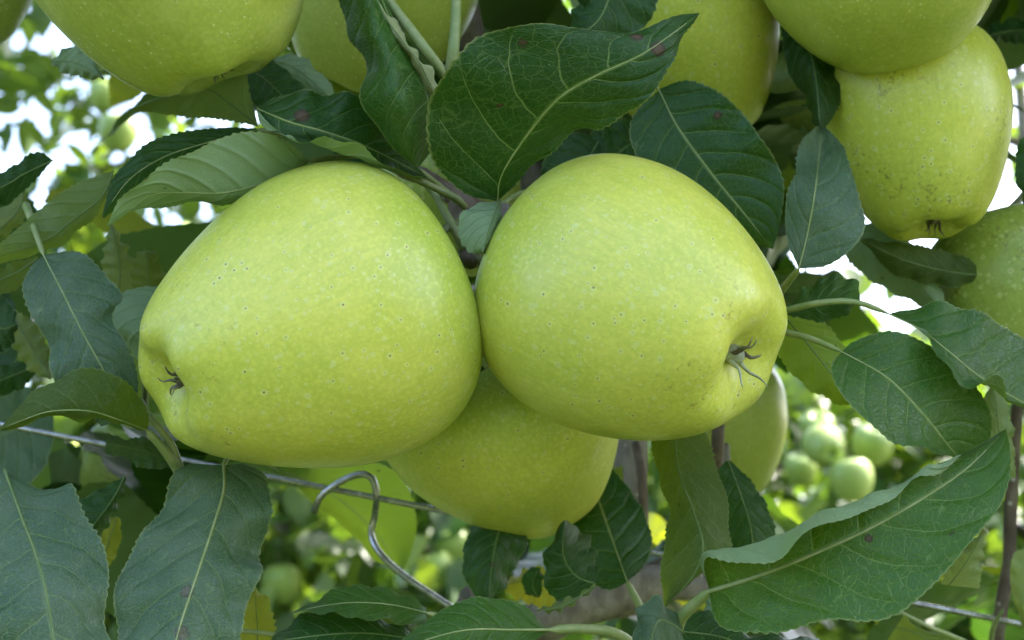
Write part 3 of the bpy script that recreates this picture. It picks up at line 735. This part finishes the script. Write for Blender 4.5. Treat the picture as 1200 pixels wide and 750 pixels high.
tree_part("petiole", [P(1160, 770, .47), P(1162, 745, .46), P(1166, 730, .455), P(1175, 715, .45)], [.0006, .0008, .0008, .0005], M_stalk)
tree_part("petiole", [P(1050, 715, .44), P(1090, 735, .44), P(1130, 752, .45), P(1160, 770, .47)], [.0006, .0008, .0009, .001], M_stalk)

# ------------------------------------------------------------------ apples
PROF = [(0, .60), (.06, .615), (.14, .70), (.26, .83), (.42, .90), (.60, .875), (.78, .74), (.92, .48), (1.0, .12), (.985, -.22), (.90, -.54), (.77, -.79), (.63, -.94), (.50, -1.0), (.37, -1.0), (.24, -.95), (.13, -.885), (.05, -.855), (0, -.85)]


def apple(px, py, d, R, L, tap, ax, ay, label, mat=None, group=None, stem=None, sepals=5, nseg=72, nring=64, seed=0, spin=0.0, lobes=.014, open_eye=False, stem_len=.018):
    """ax: direction of the flower end in the picture plane, ay: its tilt towards the viewer"""
    r = np.random.default_rng(seed + 100)
    a = np.array(Vector((math.cos(ay) * math.cos(ax), 0, 0)) + UPV * (math.cos(ay) * math.sin(ax)) - FWD * math.sin(ay))      # world direction of the flower end
    zax = Vector(-a)
    xax = (Vector((.2, 0, 0)) - FWD * .97 + UPV * .1).cross(zax).normalized()
    yax = zax.cross(xax)
    Mx = Matrix((xax, yax, zax)).transposed().to_4x4()
    Mx = Matrix.Translation(P(px, py, d)) @ Mx @ Matrix.Rotation(spin, 4, 'Z')
    pr = cr(PROF, nring)
    th = np.linspace(0, 2 * np.pi, nseg, endpoint=False)
    ph = r.uniform(0, 6.28, 6)
    V = []
    for k, (rr, z) in enumerate(pr):
        w = np.clip((-z - .05) / .95, 0, 1) ** 1.3
        m = 1 + lobes * w * np.cos(5 * th + ph[0]) + .014 * np.cos(2 * th + ph[1]) + .012 * np.cos(3 * th + ph[2]) * (1 - w)
        rad = max(rr, 0) * (1 + tap * z) * m
        rim = .013 * np.exp(-((rr - .45) / .22) ** 2) * (z < 0) * np.cos(5 * th + ph[0]) + .02 * np.exp(-((rr - .45) / .25) ** 2) * (z > 0) * np.cos(2 * th + ph[3])
        zz = (z - rim * 1.2) * L
        for t_, q, h in zip(th, rad, np.broadcast_to(zz, th.shape)):
            V.append((R * q * math.cos(t_), R * q * math.sin(t_), R * h))
    Fc = [(k * nseg + i, (k + 1) * nseg + i, (k + 1) * nseg + (i + 1) % nseg, k * nseg + (i + 1) % nseg) for k in range(nring - 1) for i in range(nseg)]
    root = link("apple", None, label=label, cat="apple", group=group)
    root.matrix_world = Mx
    link("fruit", mesh_from("fruit", V, Fc, mat or M_apple), root)
    # stalk
    z0, z1 = R * L * .58, R * L * .62 + stem_len
    if stem is None:
        sp = [(0, 0, z0), (.001, .0005, z0 + (z1 - z0) * .4), (.003, -.001, z0 + (z1 - z0) * .75), (.005, .001, z1)]
    else:
        inv = Mx.inverted()
        end = [inv @ Vector(q) for q in stem]
        sp = [(0, 0, z0), (0, 0, z0 + R * .25)] + [tuple(e) for e in end]
    pts, _ = resample(sp, 16)
    Vt, Ft = tube(pts, [.0014, .0011, .0011, .0012, .0017], 8)
    link("stem", mesh_from("stem", Vt, Ft, M_stem), root)
    if sepals:
        zc = -R * L * .86
        cal = None
        k = 1.08 if open_eye else .75
        Vt, Ft = tube([(0, 0, zc + .002), (0, 0, zc - .001), (0, 0, zc - .0025 * k), (0, 0, zc - .0035 * k)], [.0020 * k, .0024 * k, .0017 * k, .0009], 10, True, .18)
        cal = link("calyx", mesh_from("calyx", Vt, Ft, M_calyx_gray if open_eye else M_calyx), root)
        for i in range(sepals):
            an = 2 * math.pi * i / sepals + r.uniform(-.45, .45)
            ln = r.uniform(.0055, .0085) * k
            fl, tw, curl = r.uniform(.25, .95), r.uniform(-.6, .9), r.uniform(.0, .55)
            pp = []
            for s in np.linspace(0, 1, 9):
                rad = .0014 * k + fl * ln * (.65 * s ** 1.4)
                pp.append((rad * math.cos(an + tw * s) + .0003 * math.sin(9 * s + i), rad * math.sin(an + tw * s), zc - .001 - ln * (s - curl * s ** 3)))
            wd = np.array([.0010, .0011, .0009, .0007, .0006, .0005, .0004, .00032, .00012]) * r.uniform(.5, .9) * k
            Vs, Fs = tube(np.array(pp), wd, 5, True, .18)
            link("sepal", mesh_from("sepal", Vs, Fs, M_calyx_gray if (open_eye and i % 2 == 0) else M_calyx), cal)
    return root


SPUR = P(545, 262, .402)
apple(356.2, 386.9, .36, .0361, 1.033, .265, 3.553, .57, "large yellow-green apple lying left, its flower end at the far left", stem=[PM(520, 270, 34), SPUR], seed=1, nseg=120, nring=110)
apple(741.5, 358.6, .36, .0339, 1.0, .15, -.478, .62, "large yellow-green apple with its dry flower end facing right", stem=[PM(580, 310, 28), P(552, 300, .395)], seed=2, nseg=120, nring=110, open_eye=True)
apple(597.7, 496.3, .42, .0329, 1.03, .28, -1.11, -.60, "greener apple hanging lower, behind and between the two large front apples", stem=[P(575, 330, .43), P(556, 300, .40)], seed=3, nseg=96, nring=90)
apple(200.4, -64.8, .36, .0355, .95, .19, -1.213, -.12, "white-flecked apple hanging over the grey-green leaf underside at upper left", M_apple_streak, stem=[P(205, -220, .40), P(200, -262, .42)], seed=4, nseg=96, nring=90)
apple(443, -8, .45, .029, 1.0, .16, -1.9, -.2, "shaded apple half hidden by the glossy hanging leaf", M_apple_streak, stem=[P(450, -140, .46), P(440, -175, .465)], seed=5)
apple(806, 42, .43, .0265, 1.12, .14, -1.3, -.3, "apple behind the tip of the broad spotted leaf", stem=[P(790, -120, .44), P(780, -208, .45)], seed=6)
apple(1029, -66, .39, .0335, .88, .08, -1.2, -.75, "wide apple hanging above the speckled apple", M_apple_streak, stem=[P(1020, -180, .43), P(1000, -240, .433)], seed=7, nseg=96, nring=90)
apple(1074, 152, .415, .0266, 1.10, .20, -1.47, .26, "speckled apple with its flower end down, under the wide apple", M_apple_speck, stem=[P(1085, -60, .44), P(1100, -255, .437)], seed=8, nseg=96, nring=90)
apple(1196, 348, .44, .0260, 1.05, .10, -1.25, .25, "dull green blotched apple cut by the right edge, under the speckled apple", M_apple_green, stem=[P(1215, 200, .46), P(1230, 60, .48)], seed=9)
apple(853, 498, .58, .0228, 1.22, .12, -1.5, -.2, "pale apple half hidden behind the right apple, by a thin twig", M_apple_streak, stem=[P(850, 400, .56), P(845, 380, .53)], seed=10)
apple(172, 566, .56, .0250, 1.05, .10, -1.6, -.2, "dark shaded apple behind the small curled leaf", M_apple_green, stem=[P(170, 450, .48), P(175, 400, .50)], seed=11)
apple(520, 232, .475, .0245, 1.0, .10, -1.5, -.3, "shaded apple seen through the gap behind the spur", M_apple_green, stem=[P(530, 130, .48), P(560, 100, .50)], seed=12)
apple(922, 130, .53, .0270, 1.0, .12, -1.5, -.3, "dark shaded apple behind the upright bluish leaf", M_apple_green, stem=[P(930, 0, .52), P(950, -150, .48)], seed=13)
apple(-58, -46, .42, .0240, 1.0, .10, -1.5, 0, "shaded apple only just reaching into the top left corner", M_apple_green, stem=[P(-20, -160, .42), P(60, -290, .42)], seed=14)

# ------------------------------------------------------------------ wire and hook
wire = tube_obj("trellis_wire", [P(-900, 320.6, .46), P(0, 497, .46), P(600, 614.6, .46), P(1200, 732.2, .46), P(2100, 908.6, .46)], [.00095] * 2, M_wire, n=12, seg=60,
                label="straight galvanised trellis wire running behind the apples", cat="wire")
hook = tube_obj("wire_hook", [P(368, 600, .462), P(376, 582, .4595), P(395, 567, .458), P(420, 556, .4575), P(436, 561, .4575), P(441, 580, .4578), P(439, 605, .4622), P(435, 626, .463), P(445, 648, .460), P(470, 672, .458), P(506, 697, .456), P(545, 722, .455)],
                [.00105] * 2, M_wire, n=12, seg=80, label="bent steel wire hook looped over the trellis wire", cat="hook")


# ------------------------------------------------------------------ shared leaf shapes for the foliage further back
def std_leaf(seed, nv, ns, mat, serr=True):
    r = np.random.default_rng(seed)
    droop, fold, wid = r.uniform(-.10, .22), r.uniform(.05, .30), r.uniform(.24, .31)
    vs = np.linspace(0, 1, 9)
    w = wid * np.sin(np.pi * vs ** .82) ** .8 * (1 - .25 * vs)
    mid = np.stack([.03 * np.sin(3 * vs + seed), vs, -droop * vs ** 2 + .02], 1)
    le = mid + np.stack([-w, 0 * w, fold * w], 1)
    ri = mid + np.stack([w, 0 * w, fold * w], 1)
    if serr:
        me, _ = leaf_mesh("leaf", [[tuple(q * .075) for q in x] for x in (le, mid, ri)], 1, mat, True, ns=ns, seed=seed, wave=.0010, teeth_mm=3.0)
        return me
    n = nv
    rows = [cr(x, n) for x in (le, mid, ri)]
    V = np.stack(rows, 1).reshape(-1, 3) * .075
    Fc = [(j * 3 + i, j * 3 + i + 1, (j + 1) * 3 + i + 1, (j + 1) * 3 + i) for j in range(n - 1) for i in range(2)]
    return V, Fc


def up_fix(me):
    """the upper side of a stock leaf points to +Z"""
    z = sum(p.normal.z for p in me.polygons)
    if z < 0:
        me.flip_normals()
    return me


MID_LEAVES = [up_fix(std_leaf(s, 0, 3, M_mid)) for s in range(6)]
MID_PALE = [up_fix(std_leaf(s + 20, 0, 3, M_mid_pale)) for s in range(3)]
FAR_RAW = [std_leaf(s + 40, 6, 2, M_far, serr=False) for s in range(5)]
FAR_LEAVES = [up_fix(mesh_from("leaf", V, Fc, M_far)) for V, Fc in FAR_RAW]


def leaf_rot(r, out=None):
    """a leaf hangs outwards and down: tip direction, upper side mostly up"""
    az = r.uniform(0, 2 * math.pi)
    el = r.normal(-.45, .5)
    y = np.array([math.cos(az) * math.cos(el), math.sin(az) * math.cos(el), math.sin(el)])
    up = np.array([r.normal(0, .45), r.normal(0, .45), 1.0])
    x = np.cross(y, up); x /= np.linalg.norm(x) + 1e-9
    z = np.cross(x, y)
    return np.stack([x, y, z], 1)


def put_leaf(me, pos, rot, s, parent, inv):
    o = bpy.data.objects.new("leaf", me)
    col.objects.link(o)
    o.parent = parent
    o.matrix_parent_inverse = inv
    m = np.eye(4); m[:3, :3] = rot * s; m[:3, 3] = pos
    o.matrix_basis = Matrix(m.tolist())
    return o


def foliage(name, pos, rots, scales, parent, inv, raws=None):
    raws = raws or FAR_RAW
    VV, FF, off = [], [], 0
    for i, (p, rt, s) in enumerate(zip(pos, rots, scales)):
        V, Fc = raws[i % len(raws)]
        VV.append(V @ (rt * s).T + p)
        FF.append(np.array(Fc) + off)
        off += len(V)
    V = np.concatenate(VV); Fq = np.concatenate(FF)
    me = bpy.data.meshes.new(name)
    me.vertices.add(len(V)); me.vertices.foreach_set("co", V.astype(np.float32).ravel())
    me.loops.add(len(Fq) * 4); me.loops.foreach_set("vertex_index", Fq.astype(np.int32).ravel())
    me.polygons.add(len(Fq))
    me.polygons.foreach_set("loop_start", np.arange(0, len(Fq) * 4, 4, dtype=np.int32))
    me.polygons.foreach_set("use_smooth", np.ones(len(Fq), dtype=bool))
    me.materials.append(M_far)
    me.update(calc_edges=True)
    if sum(p.normal.z for p in me.polygons[:4000]) < 0:
        me.flip_normals()
    o = link(name, me, parent, kind="stuff")
    o.matrix_parent_inverse = inv
    return o


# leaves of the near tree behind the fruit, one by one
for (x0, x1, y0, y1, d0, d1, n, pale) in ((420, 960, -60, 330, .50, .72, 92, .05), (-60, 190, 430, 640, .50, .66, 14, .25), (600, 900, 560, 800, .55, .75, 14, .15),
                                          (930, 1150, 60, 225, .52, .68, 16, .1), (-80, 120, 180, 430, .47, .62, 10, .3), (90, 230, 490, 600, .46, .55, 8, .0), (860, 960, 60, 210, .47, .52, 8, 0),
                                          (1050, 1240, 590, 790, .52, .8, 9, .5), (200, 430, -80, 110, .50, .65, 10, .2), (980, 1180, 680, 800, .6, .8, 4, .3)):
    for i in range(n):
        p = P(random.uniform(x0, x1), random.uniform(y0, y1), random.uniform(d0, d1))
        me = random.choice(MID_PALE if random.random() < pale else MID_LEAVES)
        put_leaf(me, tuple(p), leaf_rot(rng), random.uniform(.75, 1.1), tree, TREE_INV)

# the rest of the near crown: above and behind, outside the picture
pos = []


def in_view(p, m=.03):
    q = Vector(p) - Vector((0, 0, CZ))
    d = q.dot(FWD)
    return d > 0 and abs(q.x) < d * .346 + m and abs(q.dot(UPV)) < d * .217 + m


while len(pos) < 7600:
    p = np.array([rng.uniform(-.75, .75), rng.uniform(.30, 1.05), rng.uniform(.55, 2.9)])
    if (p[0] / .75) ** 2 + ((p[1] - .62) / .5) ** 2 > 1 or in_view(p, .05):
        continue
    if p[1] < .45 and 1.2 < p[2] < 1.75:
        continue
    pos.append(p)
aim = P(560, 300, .37)
while len(pos) < 9200:  # unseen leaves added along the sun direction to keep sun off the front apples
    t_ = rng.uniform(.16, .75)
    p = np.array(aim + sdir * t_) + rng.normal(0, .10, 3)
    if in_view(p, .03) or (p[1] < .42 and p[2] < 1.66):
        continue
    pos.append(p)
foliage("foliage", np.array(pos), [leaf_rot(rng) for _ in pos], rng.uniform(.8, 1.15, len(pos)), tree, TREE_INV)


# ------------------------------------------------------------------ rows of trees behind
def far_tree(x, y, h, n, singles, label, wid=.55, dense=None, group="apple trees in the rows behind", lf=1.0, zmin=.35):
    t = link("apple_tree", None, label=label, cat="tree", group=group)
    t.location = (x, y, 0)
    inv = Matrix.Translation(-t.location)
    o = tube_obj("trunk", [(x, y, -.05), (x + .02, y, .6), (x - .02, y + .02, 1.2), (x + .01, y, 1.8), (x, y, h)], [.035, .03, .022, .014, .006], M_bark, n=10, seg=24, wob=.05)
    o.parent = t; o.matrix_parent_inverse = inv
    for k in range(9):
        z = .5 + (h - .8) * k / 8
        a = rng.uniform(0, 6.28); l = wid * rng.uniform(.7, 1.1)
        o = tube_obj("limb", [(x, y, z), (x + .5 * l * math.cos(a), y + .5 * l * math.sin(a) * .7, z + .08), (x + l * math.cos(a), y + l * math.sin(a) * .7, z + rng.uniform(-.05, .15))], [.010, .007, .003], M_twig, n=7, seg=10)
        o.parent = t; o.matrix_parent_inverse = inv
    pts = []
    # clumped: leaves gather round shoots
    while len(pts) < n:
        c = np.array([x + rng.normal(0, wid * .55), y + rng.normal(0, wid * .32), rng.uniform(zmin, h)])
        keep = dense(c) if dense else 1.0
        if rng.random() > keep:
            continue
        dr = rng.normal(0, 1, 3); dr /= np.linalg.norm(dr)
        for k in range(10):
            q = c + dr * (k - 5) * .025 + rng.normal(0, .028, 3)
            if dense and rng.random() > dense(q) * 1.6 + .05:
                continue
            pts.append(q)
    pts = np.array(pts[:n])
    rots = [leaf_rot(rng) for _ in range(n)]
    sc = rng.uniform(.75, 1.15, n) * lf
    vis = np.array([in_view(q, 0) for q in pts])
    order = np.lexsort((pts[:, 1], ~vis))
    one, rest = order[:singles], order[singles:]
    for i in one:
        put_leaf(FAR_LEAVES[i % 5], pts[i], rots[i], sc[i], t, inv)
    foliage("foliage", pts[rest], [rots[i] for i in rest], sc[rest], t, inv)
    return t


def dens1(c):
    x, y, z = c
    top = 1.95 if x > 0 else 2.0
    s = min(1.0, max(0.0, (top - z) / .22))
    return max(.20 if x > -.1 else .62, s)


far_tree(-1.05, 2.60, 2.9, 4200, 300, "background apple tree with blurred leaves against the bright sky at left", dense=dens1, zmin=.9)
far_tree(-.40, 2.65, 3.0, 4200, 300, "background apple tree seen below the left apple", dense=dens1, zmin=.9)
far_tree(.28, 2.65, 2.9, 3600, 300, "background apple tree seen under the lowest front apple", dense=dens1, zmin=.9)
far_tree(.95, 2.65, 2.8, 3000, 300, "background apple tree bearing the cluster of small apples", dense=dens1, zmin=.9)
for x, lb in ((-1.45, "apple tree next in the near row, left of the two front apples"), (1.45, "apple tree next in the near row, right of the speckled apple"), (2.75, "second apple tree of the near row, right of the speckled apple"), (-2.75, "second apple tree of the near row, left of the two front apples")):
    far_tree(x, .70, 2.8, 2600, 0, lb, wid=.62, group="apple trees of the near row")
for i, x in enumerate((-2.4, -.8, .8, 2.4)):
    far_tree(x, -2.3, 2.75, 2200, 0, "apple tree in the row across the aisle, facing the two front apples", wid=.75, lf=1.3, group="apple trees of the row across the aisle")
for i, x in enumerate((-2.2, -1.1, 0.0, 1.1, 2.2)):
    far_tree(x + rng.uniform(-.15, .15), 5.3, 2.45, 3400, 0, "apple tree in the second row behind", wid=.75, dense=lambda c: 1.0 if c[2] < 2.0 else .35, lf=1.15, group="apple trees of the second row behind")
for i, x in enumerate((-3.6, -1.8, 0.0, 1.8, 3.6)):
    far_tree(x + rng.uniform(-.2, .2), 8.2, 2.7, 2600, 0, "apple tree in the farthest row behind", wid=1.1, lf=1.5, group="apple trees of the farthest row behind")

# ------------------------------------------------------------------ apples on the trees behind
BG = [(966, 523, 2.06, .0290, "background apple of the cluster whose flower end faces the viewer", 1.25), (1022, 522, 2.10, .0290, "right apple of the background cluster", -.3), (998, 562, 2.02, .0300, "lowest and largest apple of the background cluster", .2),
      (938, 550, 2.16, .0240, "shaded apple at the far left of the background cluster", -.2), (958, 503, 2.2, .0260, "topmost apple of the background cluster", -.4),
      (330, 684, 2.35, .0310, "small background apple right of the large dust-flecked leaf", 0), (530, 640, 2.4, .0290, "upper of two background apples under the lowest front apple", 0), (512, 668, 2.35, .0280, "lower of two background apples under the lowest front apple", 0),
      (138, 155, 1.9, .0250, "blurred apple among the bright gaps at upper left", 0), (212, 280, 2.2, .0240, "blurred apple peeping over the left apple's shoulder", 0), (122, 112, 2.3, .0240, "blurred apple high among the bright gaps at upper left", 0),
      (1172, 30, 2.2, .0250, "blurred apple right of the wide apple", 0)]
for i, (x, y, d, R, lb, ay) in enumerate(BG):
    apple(x, y, d, R, .98, .12, -1.5 + random.uniform(-.4, .4), ay, lb, M_apple_far, nseg=28, nring=26, seed=30 + i, group="apples on the trees behind", sepals=5 if ay > 1 else 0, stem_len=.03)
apple(52, 550, 1.35, .0305, 1.1, .15, -1.7, -.1, "pale apple with a sunlit edge, hanging below the wire at the far left", M_apple_streak, nseg=40, nring=36, seed=60, sepals=0, stem_len=.05)
